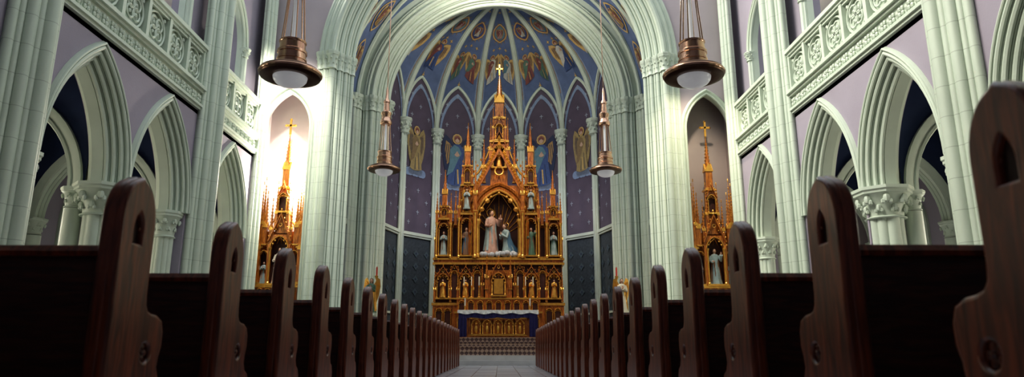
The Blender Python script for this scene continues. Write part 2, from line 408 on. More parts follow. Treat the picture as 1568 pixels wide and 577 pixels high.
for nm,e in (('left',-1),('right',1)):
    Fs=lambda s,z,m,e=e:(e*(6.95-m),s,z)
    g=MB(); g.fbox(Fs,26.4,31,0,19,-.3,0); mk(g,'wall_chancel_'+nm,mat('chancel_blue_plaster',(.18,.18,.29),.7,var=.15))
    g=MB()
    for c in (27.75,29.6):
        sweep(g,Fs,c,9.6,.55,1.1,[(0,-.02),(0,.06),(.12,.06),(.12,-.02)],8,leg=3.0)
    g.fbox(Fs,26.4,31,6.0,6.25,-.02,.12); g.fbox(Fs,26.4,31,11.9,12.1,-.02,.15)
    mk(g,'trim_chancel_'+nm,STONEP)
g=MB(); vs=[];fs=[]
nn=40
for j,y in enumerate((26.5,31.0)):
    for i in range(nn+1):
        t=pi*i/nn; vs.append((-6.9*cos(t),y,12.0+6.9*sin(t)))
for i in range(nn): fs.append((i,i+1,nn+2+i,nn+1+i))
g.add(vs,fs); mk(g,'ceiling_chancel_vault',BLUE,None,True)
g=MB()
for e in (-1,1):
    for (ya,yb) in ((26.6,30.9),(30.9,26.6),(28.7,28.7)):
        pts=[]
        for i in range(13):
            t=pi/2*i/12; pts.append((e*6.8*cos(t),ya+(28.75-ya)*(1-cos(t)),12.1+6.7*sin(t)))
        g.tube(pts,.11,7)
mk(g,'trim_chancel_ribs',STONEP,None,True)

# ------------------------------------------------------------ apse
R=5.6;YC=31.6;ZC=12.1;H=5.75;HL=2.9
ANG=[-90+180/7*i for i in range(8)]
V=[(R*sin(radians(a)),YC+R*cos(radians(a))) for a in ANG]
def lun(s):
    x=abs(s-.5)*2; c=.625;rr=1.625
    return sqrt(max(0,rr*rr-(c+x)**2))/1.5
def cellP(i,s,r,off=0.):
    A=V[i];B=V[i+1]; x=A[0]+(B[0]-A[0])*s; y=A[1]+(B[1]-A[1])*s
    a=HL*lun(s)
    P=Vector((x*r,YC+(y-YC)*r,ZC+sqrt(a*a+(H*H-a*a)*(1-r*r))))
    if off:
        d=(Vector((0,YC-1,ZC-1))-P).normalized(); P+=d*off
    return P
def wallP(i,s,z,off=0.):
    A=V[i];B=V[i+1]; x=A[0]+(B[0]-A[0])*s; y=A[1]+(B[1]-A[1])*s
    n=Vector(((A[0]+B[0])/2,(A[1]+B[1])/2-YC,0)).normalized()
    return Vector((x,y,z))-n*off
g=MB(); wl=MB(); wt=MB()
for i in range(7):
    ns,nr=12,14; vs=[cellP(i,a/ns,1-b/nr) for b in range(nr+1) for a in range(ns+1)]
    fs=[(b*(ns+1)+a,b*(ns+1)+a+1,(b+1)*(ns+1)+a+1,(b+1)*(ns+1)+a) for b in range(nr) for a in range(ns)]
    g.add(vs,fs)
    for a in range(ns):
        s0,s1=a/ns,(a+1)/ns
        wl.add([wallP(i,s0,6.2),wallP(i,s1,6.2),wallP(i,s1,ZC+HL*lun(s1)),wallP(i,s0,ZC+HL*lun(s0))],[(0,1,2,3)])
    wt.add([wallP(i,0,.95),wallP(i,1,.95),wallP(i,1,6.2),wallP(i,0,6.2)],[(0,1,2,3)])
mk(g,'ceiling_apse_vault',BLUE,None,True); mk(wl,'wall_apse',PURP); mk(wt,'wall_apse_dado',TEAL)
g=MB()
for i in range(8):
    pts=[]
    for k in range(15):
        t=pi/2*k/14; r=cos(t); P=Vector((V[i][0]*r,YC+(V[i][1]-YC)*r,ZC+H*sin(t))); pts.append(P)
    g.tube(pts,[.15]*15,8)
    g.tube([p+Vector((.0,-.12,-.05)) for p in pts],.06,6)
    x,y=V[i]; d=Vector((x,y-YC,0)).normalized()*-.12
    for rr,q in ((.13,d),(.075,d+Vector((d.y,-d.x,0))*1.4),(.075,d-Vector((d.y,-d.x,0))*1.4)):
        g.lathe((x+q.x,y+q.y,.95),[(rr,0),(rr,10.7)],10)
    capital(g,x+d.x,y+d.y,12.25,.24,.8,8)
for i in range(7):
    pts=[wallP(i,a/20,ZC+HL*lun(a/20),.05) for a in range(21)]; g.tube(pts,.09,6)
    for (z0,z1,o) in ((6.1,6.2,.1),(6.2,6.35,.16),(2.2,2.3,.06)):
        a,b,c,d=wallP(i,0,z0,o),wallP(i,1,z0,o),wallP(i,1,z1,o),wallP(i,0,z1,o)
        e,f,h_,k=wallP(i,0,z0),wallP(i,1,z0),wallP(i,1,z1),wallP(i,0,z1)
        g.add([a,b,c,d,e,f,h_,k],[(0,1,2,3),(0,1,5,4),(3,2,6,7)])
g.lathe((0,YC+.1,ZC+H-.35),[(.1,0),(.45,.1),(.5,.3)],12)
mk(g,'trim_apse_ribs',STONEP,None,True)

# painted decoration ------------------------------------------------
PC={'gold':(.58,.40,.16),'ochre':(.36,.23,.10),'red':(.24,.09,.08),'blue':(.06,.10,.24),'white':(.54,.54,.49),'green':(.12,.21,.16),'skin':(.52,.36,.27),'pink':(.40,.26,.24),'star':(.34,.38,.46),'deep':(.03,.04,.09),'teal':(.13,.24,.29),'lblue':(.23,.30,.44),'dado':(.075,.11,.13),'mgold':(.34,.26,.12),'mochre':(.24,.17,.09)}
PM={k:mat('paint_'+k,v,.7,var=.2,scale=8,bump=0) for k,v in PC.items()}
paint={k:MB() for k in PC}
def poly(key,pts,mp,lay):
    c=(sum(p[0] for p in pts)/len(pts),sum(p[1] for p in pts)/len(pts))
    q=[]
    for a,b in zip(pts,pts[1:]+pts[:1]): q.append(a); q.append(((a[0]+b[0])/2,(a[1]+b[1])/2))
    q2=[((a[0]+c[0])/2,(a[1]+c[1])/2) for a in q]
    off=.03+.006*lay; n=len(q)
    vs=[mp(x,y,off) for x,y in q]+[mp(x,y,off) for x,y in q2]+[mp(c[0],c[1],off)]
    fs=[(i,(i+1)%n,n+(i+1)%n,n+i) for i in range(n)]+[(n+i,n+(i+1)%n,2*n) for i in range(n)]
    paint[key].add(vs,fs)
def circ(x,y,r,n=10,ry=None): ry=ry or r; return [(x+r*cos(2*pi*i/n),y+ry*sin(2*pi*i/n)) for i in range(n)]
def angel2d(mp,h,robe,mantle,wing='gold',lay=0,wide=1.):
    sc=lambda P:[(x*h*wide,y*h) for x,y in P]
    mir=lambda P:[(-x,y) for x,y in P]
    w=[(.04,.70),(.14,.88),(.25,.97),(.31,.85),(.32,.6),(.26,.3),(.2,.14),(.15,.4)]
    w2=[(.06,.68),(.16,.8),(.24,.85),(.26,.66),(.21,.38),(.14,.45)]
    inner={'ochre':'red','mgold':'mochre'}.get(wing,'ochre')
    for M in (lambda P:P,mir):
        poly(wing,sc(M(w)),mp,lay+1); poly(inner,sc(M(w2)),mp,lay+2)
        for k in range(3):
            poly('deep',sc(M([(.13+.04*k,.78),(.145+.04*k,.78),(.18+.04*k,.35+.07*k),(.17+.04*k,.35+.07*k)])),mp,lay+3)
    poly(robe,sc([(-.06,.80),(-.15,.70),(-.14,.45),(-.21,.02),(-.08,-.02),(.08,-.01),(.21,.03),(.14,.45),(.15,.70),(.06,.80)]),mp,lay+4)
    poly(mantle,sc([(-.06,.78),(-.15,.68),(-.16,.4),(-.22,.15),(-.08,.25),(.03,.5),(.1,.62),(.04,.74)]),mp,lay+5)
    poly('deep',sc([(.06,.4),(.07,.4),(.12,.02),(.10,.02)]),mp,lay+5); poly('deep',sc([(-.03,.28),(-.02,.28),(-.03,.0),(-.05,.0)]),mp,lay+5)
    poly('gold',sc([(.0,.3),(.03,.3),(.05,.02),(.02,.02)]),mp,lay+6)
    poly('gold',sc(circ(0,.90,.105)),mp,lay+5); poly('ochre',sc(circ(0,.90,.082)),mp,lay+6)
    poly('skin',sc(circ(0,.885,.05,ry=.062)),mp,lay+8); poly('red',sc([(-.058,.87),(-.06,.93),(0,.97),(.06,.93),(.058,.87),(.035,.92),(-.035,.92)]),mp,lay+9)
    poly('skin',sc([(-.06,.58),(0,.66),(.06,.58),(.02,.55),(-.02,.55)]),mp,lay+7)
def ves(w,h,n=10):
    P=arch_pts(w,h,0,n); return P[:-1]+[(x,-z) for x,z in reversed(P)][:-1]
def vault_map(i,s0,r0,k=6.6):
    A=V[i];B=V[i+1]; ch=sqrt((A[0]-B[0])**2+(A[1]-B[1])**2)
    def mp(x,y,off):
        r=min(max(r0-y/k,.02),1.03); s=s0+x/(ch*max(r,.1)); return cellP(i,min(max(s,.01),.99),r,off)
    return mp
def wall_map(i,s0,z0):
    A=V[i];B=V[i+1]; ch=sqrt((A[0]-B[0])**2+(A[1]-B[1])**2)
    return lambda x,y,off: wallP(i,s0+x/ch,z0+y,off)
robes=[('white','blue'),('blue','red'),('green','red'),('white','red'),('red','green'),('blue','white'),('green','white')]
for i in range(7):
    r1,r2=robes[i]
    if i==3:
        for s,(a,b) in ((.28,('white','red')),(.72,('white','teal'))): angel2d(vault_map(i,s,.90),1.3,a,b)
    elif i in (2,4):
        for s in (.3,.7): angel2d(vault_map(i,s,.91),1.3,r1 if s<.5 else r2,r2 if s<.5 else r1)
    else: angel2d(vault_map(i,.5,.92),1.6,r1,r2,wide=1.1)
    mp=vault_map(i,.5,.49)
    poly('gold',ves(.38,.76),mp,1); poly('red',ves(.32,.66),mp,2); poly('teal' if i%2 else 'blue',ves(.28,.60),mp,3)
    mp2=vault_map(i,.5,.55); angel2d(mp2,.78,'pink' if i%2 else 'white','red','ochre',lay=4,wide=.8)
    for k in range(14):
        t=2*pi*k/14; a=(cos(t)*.38,sin(t)*.73); b=(cos(t)*.50,sin(t)*.90); d=(-sin(t)*.025,cos(t)*.025)
        poly('ochre',[(a[0]-d[0],a[1]-d[1]),(b[0],b[1]),(a[0]+d[0],a[1]+d[1])],mp,1)
    for e in (.08,.92):
        for key,w in (('lblue',.06),('ochre',.013)):
            pts=[(e+(-w if k<13 else w)*.6, 1.0-(k if k<13 else 25-k)*.068) for k in range(26)]
            vs=[cellP(i,s,r,.025 if key=='lblue' else .035) for s,r in pts]
            paint[key].add(vs,[(k,k+1,24-k,25-k) for k in range(12)])
    for (s,r) in [(.5,.22),(.3,.66),(.7,.66),(.5,.98),(.5,.66)]:
        mp=vault_map(i,s,r)
        poly('gold',[(0,.12),(.03,.03),(.1,0),(.03,-.03),(0,-.12),(-.03,-.03),(-.1,0),(-.03,.03)],mp,2)
    for row in range(16):
        z=6.9+row*.58
        for c_ in range(2+row%2):
            s=(c_+.5)/(2+row%2) if row%2==0 else .12+.38*c_
            if z>ZC+HL*lun(s)-.4: continue
            if i in (1,2,4,5) and 9.0<z<12.4 and .2<s<.8: continue
            a=.10;b=.018; mp=wall_map(i,s,z)
            poly('star',[(-b,a),(b,a),(b,b),(a,b),(a,-b),(b,-b),(b,-a*1.4),(-b,-a*1.4),(-b,-b),(-a,-b),(-a,b),(-b,b)],mp,0)
    if i in (1,5):
        mp=wall_map(i,.40 if i==1 else .60,9.7); angel2d(mp,2.4,'mgold','mochre','mgold',lay=1,wide=.85)
        for k in range(5): poly('star' if k%2 else 'lblue',ves(.3,.2),wall_map(i,(.40 if i==1 else .60)+.09*(k-2),9.55+.08*(k%2)),1)
    if i in (2,4):
        angel2d(wall_map(i,.5,9.3),2.9,'blue','teal','deep',lay=1,wide=.95)
        for k in range(5): poly('star' if k%2 else 'lblue',ves(.3,.2),wall_map(i,.5+.09*(k-2),9.2+.08*(k%2)),1)
    o1=[wallP(i,.06+.88*a/20,ZC-.2+HL*.93*lun(a/20),.025) for a in range(21)]; o2=[wallP(i,.1+.8*a/20,ZC-.35+HL*.9*lun(a/20),.025) for a in range(21)]
    paint['lblue'].add(o1+o2,[(a,a+1,22+a,21+a) for a in range(20)])
    for row in range(5):
        for c_ in range(3):
            mp=wall_map(i,.2+.3*c_,2.7+.65*row); poly('dado',[(0,.2),(.1,.08),(.2,0),(.1,-.08),(0,-.2),(-.1,-.08),(-.2,0),(-.1,.08)],mp,0); poly('deep',circ(0,0,.06,6),mp,1)
for e in (-1,1):
    for (y0,t0) in ((27.6,.27),(29.8,.27),(28.7,.55),(27.6,.62),(29.8,.62)):
        def mp(x,y,off,e=e,y0=y0,t0=t0):
            t=t0+y/6.9; return Vector((e*(6.9-off)*cos(t),y0+x,12.0+(6.9-off)*sin(t)))
        poly('gold',ves(.5,1.0),mp,1); poly('blue',ves(.42,.88),mp,2)
        def mp2(x,y,off,mp=mp): return mp(x,y-.6,off)
        angel2d(mp2,1.2,'ochre','red','gold',lay=3,wide=.8)
pe=empty('painted_angel_murals')
for k,b in paint.items():
    if b.v: mk(b,'paint_'+k,PM[k],pe)

# ------------------------------------------------------------ pews
def curve_plate(outer,holes,ext,bev,res=2):
    cu=D.curves.new('tmp','CURVE'); cu.dimensions='2D'; cu.fill_mode='BOTH'; cu.extrude=ext; cu.bevel_depth=bev; cu.bevel_resolution=res
    for L in [outer]+holes:
        sp=cu.splines.new('POLY'); sp.points.add(len(L)-1)
        for i,(x,y) in enumerate(L): sp.points[i].co=(x,y,0,1)
        sp.use_cyclic_u=True
    ob=D.objects.new('tmp',cu); COL.objects.link(ob); dg=bpy.context.evaluated_depsgraph_get(); dg.update()
    me=D.meshes.new_from_object(ob.evaluated_get(dg)); vs=[tuple(v.co) for v in me.vertices]; fs=[tuple(p.vertices) for p in me.polygons]
    D.objects.remove(ob); D.curves.remove(cu); D.meshes.remove(me)
    return vs,fs
PB=.03; PW=.205
top=[(PB,.985)]
for i in range(1,9):
    t=i/9; top.append((PB+PW/2-PW/2*cos(t*pi/2)**1.05,.985+.145*sin(t*pi/2)))
top+= [(PB+PW/2,1.137)]
top+=[(2*PB+PW-x,z) for x,z in reversed(top[:-1])]
E=PB+PW
outer=[(PB,.03)]+top+[(E,.74),(E+.006,.70),(E+.025,.675),(E+.06,.664),(E+.10,.66),(E+.135,.645),(E+.15,.61),(E+.15,.56),(E+.135,.52),(E+.13,.48),(E+.15,.44),(E+.19,.42),(E+.21,.38),(E+.21,.03)]
lan=[(PB+PW/2+x,.955+z) for x,z in arch_pts(.040,.080,0,6,leg=.055)]
cir=circ(E+.04,.535,.045,14)
pv,pf=curve_plate(outer,[lan,cir],.006,.012,3)
cv,cf=curve_plate(outer,[],.012,.014,3)
def build_pew(sgn):
    w=MB(); dk=MB(); bk=MB()
    XI=1.205
    def place(vs,fs,x,mb): mb.add([(sgn*(x+z),px,py) for px,py,z in vs],fs)
    place(cv,cf,XI+.046,w)
    place(pv,pf,XI+.016,w)
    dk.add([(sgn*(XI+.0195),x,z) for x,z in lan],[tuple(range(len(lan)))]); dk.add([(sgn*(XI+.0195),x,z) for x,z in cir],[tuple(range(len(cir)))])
    for k in range(5):
        t=2*pi*k/5; w.ball((sgn*(XI+.016),E+.04+cos(t)*.02,.535+sin(t)*.02),.010,.014,.014,6,4)
    w.ball((sgn*(XI+.014),E+.04,.535),.012,.01,.01,6,4)
    for e in (-1,1): w.ball((sgn*(XI+.016),PB+PW/2+e*.034,.968),.01,.014,.014,6,4)
    XO=7.35
    place(cv,cf,XO,w)
    y0=.075
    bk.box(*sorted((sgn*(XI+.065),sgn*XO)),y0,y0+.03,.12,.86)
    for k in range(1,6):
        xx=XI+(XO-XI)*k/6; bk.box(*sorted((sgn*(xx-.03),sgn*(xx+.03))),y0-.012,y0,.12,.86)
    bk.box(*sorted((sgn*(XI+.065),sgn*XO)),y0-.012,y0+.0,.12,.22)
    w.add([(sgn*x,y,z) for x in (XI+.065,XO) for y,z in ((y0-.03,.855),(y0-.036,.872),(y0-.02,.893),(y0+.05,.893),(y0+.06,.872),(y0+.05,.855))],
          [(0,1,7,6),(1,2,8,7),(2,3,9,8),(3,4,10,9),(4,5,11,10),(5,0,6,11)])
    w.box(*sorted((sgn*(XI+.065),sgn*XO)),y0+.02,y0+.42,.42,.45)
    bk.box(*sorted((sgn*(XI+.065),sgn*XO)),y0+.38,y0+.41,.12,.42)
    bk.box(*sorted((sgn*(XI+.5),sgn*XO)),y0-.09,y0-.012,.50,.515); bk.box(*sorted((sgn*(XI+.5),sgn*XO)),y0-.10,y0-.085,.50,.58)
    vs=w.v+bk.v+dk.v; o1=len(w.v); o2=o1+len(bk.v)
    fs=w.f+[tuple(i+o1 for i in f) for f in bk.f]+[tuple(i+o2 for i in f) for f in dk.f]
    me=D.meshes.new('wooden_pew'); me.from_pydata(vs,[],fs)
    for m in (PEW,PEWB,PEWD): me.materials.append(m)
    bm=bmesh.new(); bm.from_mesh(me); bmesh.ops.recalc_face_normals(bm,faces=bm.faces); bm.to_mesh(me); bm.free()
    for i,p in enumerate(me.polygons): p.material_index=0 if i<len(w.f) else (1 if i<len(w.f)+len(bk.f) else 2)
    for p in me.polygons: p.use_smooth=True
    try: me.set_sharp_from_angle(angle=radians(40))
    except Exception: pass
    return me
ML,MR=build_pew(-1),build_pew(1)
for k in range(0,24):
    for me,dy in ((ML,.06),(MR,0)):
        o=D.objects.new('wooden_pew',me); o.location=(0,1.455+.893*k-.13+dy,0); COL.objects.link(o)

# ------------------------------------------------------------ statues
def statue(name,loc,h,robe,mantle,rot=0.,kneel=False,wings=False,halo=False,parent=None,hands='pray'):
    e=empty(name) if parent is None else parent
    M=Matrix.Translation(loc)@Matrix.Rotation(rot,4,'Z')@Matrix.Scale(h/1.75,4)
    r=MB(); mn=MB(); sk=MB(); hr=MB(); gd=MB(); dk=MB()
    if not kneel:
        r.loft([(0,0,0,.30,.24,1),(.05,0,0,.29,.24,1),(.4,0,0,.23,.20,1),(.8,0,0,.19,.16,.8),(1.0,0,0,.165,.135,.4),(1.2,0,0,.19,.135,.2),(1.36,0,0,.205,.12,.05),(1.43,0,0,.15,.09,0),(1.47,0,0,.06,.06,0)],24,.10,8)
        mn.loft([(.12,0,.03,.30,.22,1),(.5,0,.03,.26,.20,1),(.9,0,.03,.22,.17,.8),(1.2,0,.03,.225,.15,.3),(1.38,0,.03,.22,.13,.1),(1.45,0,.03,.14,.09,0)],24,.12,7)
        hz=1.60; hy=-.02; sh=1.36; cy=0
    else:
        r.loft([(0,0,.22,.26,.48,1),(.12,0,.20,.26,.45,1),(.3,0,.10,.23,.32,.8),(.5,0,-.02,.19,.18,.6),(.7,0,-.06,.165,.135,.3),(.88,0,-.1,.19,.135,.1),(1.0,0,-.12,.2,.12,0),(1.06,0,-.13,.14,.09,0),(1.1,0,-.14,.06,.06,0)],24,.08,8)
        mn.loft([(.02,0,.27,.29,.47,1),(.2,0,.22,.27,.4,1),(.45,0,.06,.23,.24,.8),(.7,0,-.02,.2,.16,.4),(.95,0,-.07,.215,.13,.1),(1.08,0,-.09,.14,.1,0)],24,.1,7)
        hz=1.23; hy=-.18; sh=.99; cy=-.12
    sk.tube([(0,cy,hz-.2),(0,hy,hz-.05)],[.055,.05],8)
    sk.ball((0,hy,hz),.078,.09,.115,12,8); sk.ball((0,hy-.09,hz-.01),.013,.02,.022,6,4)
    for q in (-1,1): sk.ball((q*.078,hy,hz-.01),.012,.02,.028,6,4); dk.ball((q*.03,hy-.083,hz+.015),.011,.008,.007,6,4)
    dk.ball((0,hy-.083,hz-.045),.02,.008,.006,6,4)
    hr.ball((0,hy+.025,hz+.025),.092,.095,.115,12,8); hr.loft([(hz-.22,0,hy+.06,.085,.05,0),(hz-.1,0,hy+.05,.095,.06,0),(hz,0,hy+.03,.09,.08,0)],12)
    for q in (-1,1):
        if hands=='pray': el=(q*.22,cy-.10,sh-.28); wr=(q*.03,cy-.24,sh-.15)
        elif hands=='bless' and q==1: el=(q*.28,cy-.08,sh-.22); wr=(q*.24,cy-.28,sh+.02)
        else: el=(q*.25,cy-.04,sh-.27); wr=(q*.18,cy-.25,sh-.28)
        r.tube([(q*.17,cy,sh),((q*.17+el[0])/2+.01*q,(cy+el[1])/2,(sh+el[2])/2),el,((el[0]+wr[0])/2,(el[1]+wr[1])/2,(el[2]+wr[2])/2-.01),wr],[.075,.07,.065,.07,.085],9)
        w=Vector(wr); d=(w-Vector(el)).normalized(); up=Vector((0,0,1)) if hands=='pray' or q==1 else d
        hd=(d*.4+up*.8).normalized(); sd=Vector((1,0,0)); p0=w+d*.02
        sk.tube([p0-d*.04,p0+hd*.03,p0+hd*.07],[.026,.033,.028],8)
        for k in range(4):
            b=p0+hd*.065+sd*(k-1.5)*.013; L=(.05,.06,.062,.045)[k]
            sk.tube([b,b+hd*L*.6,b+hd*L+d*.012],[.009,.008,.006],5)
        b=p0+hd*.02-sd*q*.03; sk.tube([b,b-sd*q*.02+hd*.03,b-sd*q*.022+hd*.05],[.011,.009,.007],5)
    if wings:
        for q in (-1,1):
            P=[(.05,1.15),(.14,1.5),(.26,1.78),(.38,1.7),(.42,1.35),(.36,.9),(.24,.5),(.17,.75)]
            n=len(P); vs=[(q*x,.14+x*.25,z) for x,z in P]+[(q*x,.19+x*.25,z) for x,z in P]
            gd.add(vs,[tuple(range(n)),tuple(range(2*n-1,n-1,-1))]+[(i,(i+1)%n,n+(i+1)%n,n+i) for i in range(n)])
            for k in range(5): gd.tube([(q*(.12+.05*k),.15,1.4+.05*k),(q*(.2+.05*k),.19,.62+.16*k)],[.02,.012],5)
    if halo:
        gd.tube([(cos(t)*.17,hy+.10,hz+.03+sin(t)*.17) for t in [2*pi*k/16 for k in range(17)]],.014,5)
    for mb,nm,ma in ((r,'robe',robe),(mn,'mantle',mantle),(sk,'skin',SKIN),(hr,'hair',HAIR),(gd,'gilding',GOLD),(dk,'face_features',HAIR)):
        if mb.v:
            o=mk(mb,nm,ma,None,True); o.data.transform(M); o.parent=e
    return e
RB_PINK=mat('robe_rose',(.50,.31,.25),.5,var=.3,scale=5); RB_BLUE=mat('robe_blue',(.08,.18,.29),.5); RB_WHITE=mat('robe_ivory',(.62,.58,.48),.5)
RB_GREY=mat('robe_grey_blue',(.30,.39,.41),.5,var=.3,scale=5); RB_BROWN=mat('robe_brown',(.18,.10,.06),.5); RB_GREEN=mat('robe_green',(.08,.16,.11),.5)
CLOUD=mat('cloud_plaster',(.44,.47,.52),.6,var=.25)

# ------------------------------------------------------------ gothic carving kit (front faces -Y)
def pinnacle(w,g,x,y,z,s,h):
    sh=h*.34
    w.box(x-s/2,x+s/2,y-s/2,y+s/2,z,z+sh)
    g.box(x-s*.6,x+s*.6,y-s*.6,y+s*.6,z+sh*.02,z+sh*.08)
    g.box(x-s*.62,x+s*.62,y-s*.62,y+s*.62,z+sh*.94,z+sh)
    w.box(x-s*.14,x+s*.14,y-s*.56,y-s*.5,z+sh*.15,z+sh*.8)
    for (dx,dy) in ((0,-1),(1,0),(-1,0),(0,1)):
        a=Vector((x+dx*s*.6,y+dy*s*.6,z+sh)); t=Vector((-dy,dx,0))*s*.6; u=Vector((0,0,s*1.1)); i=Vector((-dx,-dy,0))*s*.5
        g.add([a-t,a+t,a+u,a-t+i,a+t+i,a+u+i],[(0,1,2),(3,4,5),(0,2,5,3),(1,2,5,4)])
    z2=z+sh; hh=h*.60
    w.lathe((x,y,z2),[(s*.5,0),(s*.40,hh*.12),(s*.05,hh*.97),(s*.03,hh)],8,rot=pi/8)
    n=max(4,int(hh/.16))
    for k in range(n):
        t=.12+.8*k/n; rr=s*.5*(1-t)+s*.06; c=max(s*.09,.022)
        for j in range(4):
            a=pi/4+j*pi/2; g.octa((x+cos(a)*rr,y+sin(a)*rr,z2+hh*t),c,c*1.3)
    f=z2+hh; c=max(s*.13,.03)
    g.octa((x,y,f),c,c*1.4); g.octa((x,y,f+c*2),c*.8,c*1.6)
def crosstop(g,x,y,z,s):
    g.box(x-s*.09,x+s*.09,y-s*.07,y+s*.07,z,z+s*1.5); g.box(x-s*.45,x+s*.45,y-s*.07,y+s*.07,z+s*.8,z+s*.98)
    for p in ((x-s*.45,z+s*.89),(x+s*.45,z+s*.89),(x,z+s*1.5)): g.octa((p[0],y,p[1]),s*.15)
def niche(w,g,dk,x,y,z0,z1,hw,dep=.35,gable=True,gh=None):
    F=lambda s,z,m:(s,y-m,z)
    b=hw*1.35; zs=z1-b
    sweep(w,F,x,zs,hw,b,[(0,-dep*.5),(0,0),(.03,.04),(hw*.16,.05),(hw*.22,0),(hw*.22,-dep*.5)],10,leg=zs-z0)
    sweep(g,F,x,zs,hw,b,roll(.02,.05,max(.018,hw*.05),6),10,leg=0)
    for e in (-1,1):
        for t in (.3,.62):
            P=arch_pts(hw,b,-hw*.12,20)[int(20*t)]
            g.ball((x+e*abs(P[0]),y-.02,zs+P[1]),hw*.13,hw*.09,hw*.13,6,4)
        r=hw*.10
        g.lathe((x+e*hw*1.0,y-.07,z0),[(r*1.7,0),(r*1.7,r),(r,r*2),(r,(zs-z0)-r*4),(r*1.9,(zs-z0)-r),(r*1.9,zs-z0)],8)
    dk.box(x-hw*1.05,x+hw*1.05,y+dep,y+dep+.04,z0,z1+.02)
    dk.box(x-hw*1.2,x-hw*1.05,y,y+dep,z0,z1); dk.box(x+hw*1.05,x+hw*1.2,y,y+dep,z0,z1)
    for e in (-1,0,1): g.tube([(x+e*hw*.6,y+dep-.02,z1-hw*.8),(x,y+.02,z1-.02)],.014,4)
    g.box(x-hw*1.25,x+hw*1.25,y-.12,y+dep,z0-.07,z0)
    P=arch_pts(hw*1.2,b*1.14,0,10)
    for (xa,za),(xb,zb) in zip(P[:-1],P[1:]):
        w.add([(x+xa,y,zs+za),(x+xb,y,zs+zb),(x+xb,y,z1+hw*.25),(x+xa,y,z1+hw*.25)],[(0,1,2,3)])
    if gable:
        gh=gh or hw*2.0; zb=zs+b*.55; bw=hw*1.3
        for e in (-1,1):
            A=Vector((x+e*bw,y-.09,zb)); B=Vector((x,y-.09,zb+gh)); d=(B-A); nrm=Vector((e*abs(d.z),0,abs(d.x))).normalized()
            q=hw*.14; vs=[A,B,B+Vector((0,0,q*1.5)),A+nrm*q]; vs2=[v+Vector((0,.1,0)) for v in vs]
            w.add(vs+vs2,[(0,1,2,3),(7,6,5,4),(0,1,5,4),(3,2,6,7),(0,3,7,4)])
            n=max(3,int(d.length/.17))
            for k in range(1,n):
                p=A+d*(k/n)+nrm*(q+.03); g.octa(p,max(.03,hw*.09),max(.04,hw*.12))
        g.octa((x,y-.05,zb+gh+q*2),hw*.14,hw*.26); g.octa((x,y-.05,zb+gh+q*4.5),hw*.1,hw*.2)
        g.tube([(x+cos(t)*hw*.2,y-.06,zb+gh*.62+sin(t)*hw*.2) for t in [2*pi*k/12 for k in range(13)]],hw*.04,5)

# ------------------------------------------------------------ high altar reredos
re=empty('high_altar_reredos'); w=MB(); g=MB(); dk=MB()
Y0=32.2; Zf=.95
w.box(-3.05,3.05,Y0-.1,Y0+1.0,Zf,2.5); g.box(-3.1,3.1,Y0-.16,Y0+1,2.5,2.62); g.box(-3.1,3.1,Y0-.16,Y0+1,Zf+.0,Zf+.15)
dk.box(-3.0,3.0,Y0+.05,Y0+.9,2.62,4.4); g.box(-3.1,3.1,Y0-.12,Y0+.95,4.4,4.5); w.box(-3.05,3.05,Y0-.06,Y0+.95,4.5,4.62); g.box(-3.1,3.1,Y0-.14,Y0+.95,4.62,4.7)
w.box(-1.9,1.9,Y0-.9,Y0-.1,Zf,2.1); g.box(-2.0,2.0,Y0-1.0,Y0-.1,2.1,2.18); w.box(-1.9,1.9,Y0-.5,Y0-.1,2.18,2.75); g.box(-1.95,1.95,Y0-.55,Y0-.1,2.75,2.83)
for i in range(9):
    x=-1.68+.42*i; niche(w,g,dk,x,Y0-.93,1.15,2.0,.15,.02,False)
    niche(w,g,dk,x,Y0-.52,2.25,2.68,.13,.01,False)
for x in (-2.75,-2.35,2.35,2.75): niche(w,g,dk,x,Y0-.13,1.2,2.35,.15,.02,False)
for x in (-2.6,-1.54,1.54,2.6): niche(w,g,dk,x,Y0-.05,2.85,3.95,.27,.06,True,.5)
for x in (-2.07,2.07,-1.0,1.0): niche(w,g,dk,x,Y0-.02,2.85,4.1,.17,.03,True,.4)
for x in (-2.98,-2.24,-1.9,-1.2,1.2,1.9,2.24,2.98): pinnacle(w,g,x,Y0-.06,2.65,.1,1.7)
for s_,z0_,z1_ in ((.62,2.83,3.2),(.5,3.2,4.1)): w.box(-s_,s_,Y0-.45,Y0+.1,z0_,z1_)
niche(w,g,dk,0,Y0-.5,2.95,3.95,.3,.04,True,.75); g.box(-.22,.22,Y0-.5,Y0-.45,3.0,3.7)
for e in (-1,1): pinnacle(w,g,e*.55,Y0-.4,3.2,.16,1.6)
for x in (-.75,.75): pinnacle(w,g,x,Y0-.1,2.85,.12,1.7)
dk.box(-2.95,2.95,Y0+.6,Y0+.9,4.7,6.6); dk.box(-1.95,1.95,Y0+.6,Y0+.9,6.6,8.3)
niche(w,g,dk,0,Y0+.05,4.75,8.0,1.05,.6,True,2.6)
F=lambda s,z,m:(s,Y0-m,z)
sweep(w,F,0,6.58,1.05,1.42,[(.24,-.3),(.24,.04),(.34,.08),(.40,0),(.40,-.3)],14,leg=1.8)
sweep(g,F,0,6.58,.95,1.28,roll(0,-.05,.04,6),14,leg=1.8)
for k in range(9):
    P=arch_pts(1.05,1.42,-.12,16)[2+int(k*3.6)]; g.ball((P[0],Y0-.02,6.58+P[1]),.07,.06,.07,6,4)
for k in range(13):
    a=pi*(k+.5)/13; g.tube([(cos(a)*.98,Y0+.55,6.2+sin(a)*1.25),(cos(a)*.35,Y0+.62,5.9+sin(a)*.4)],.02,4)
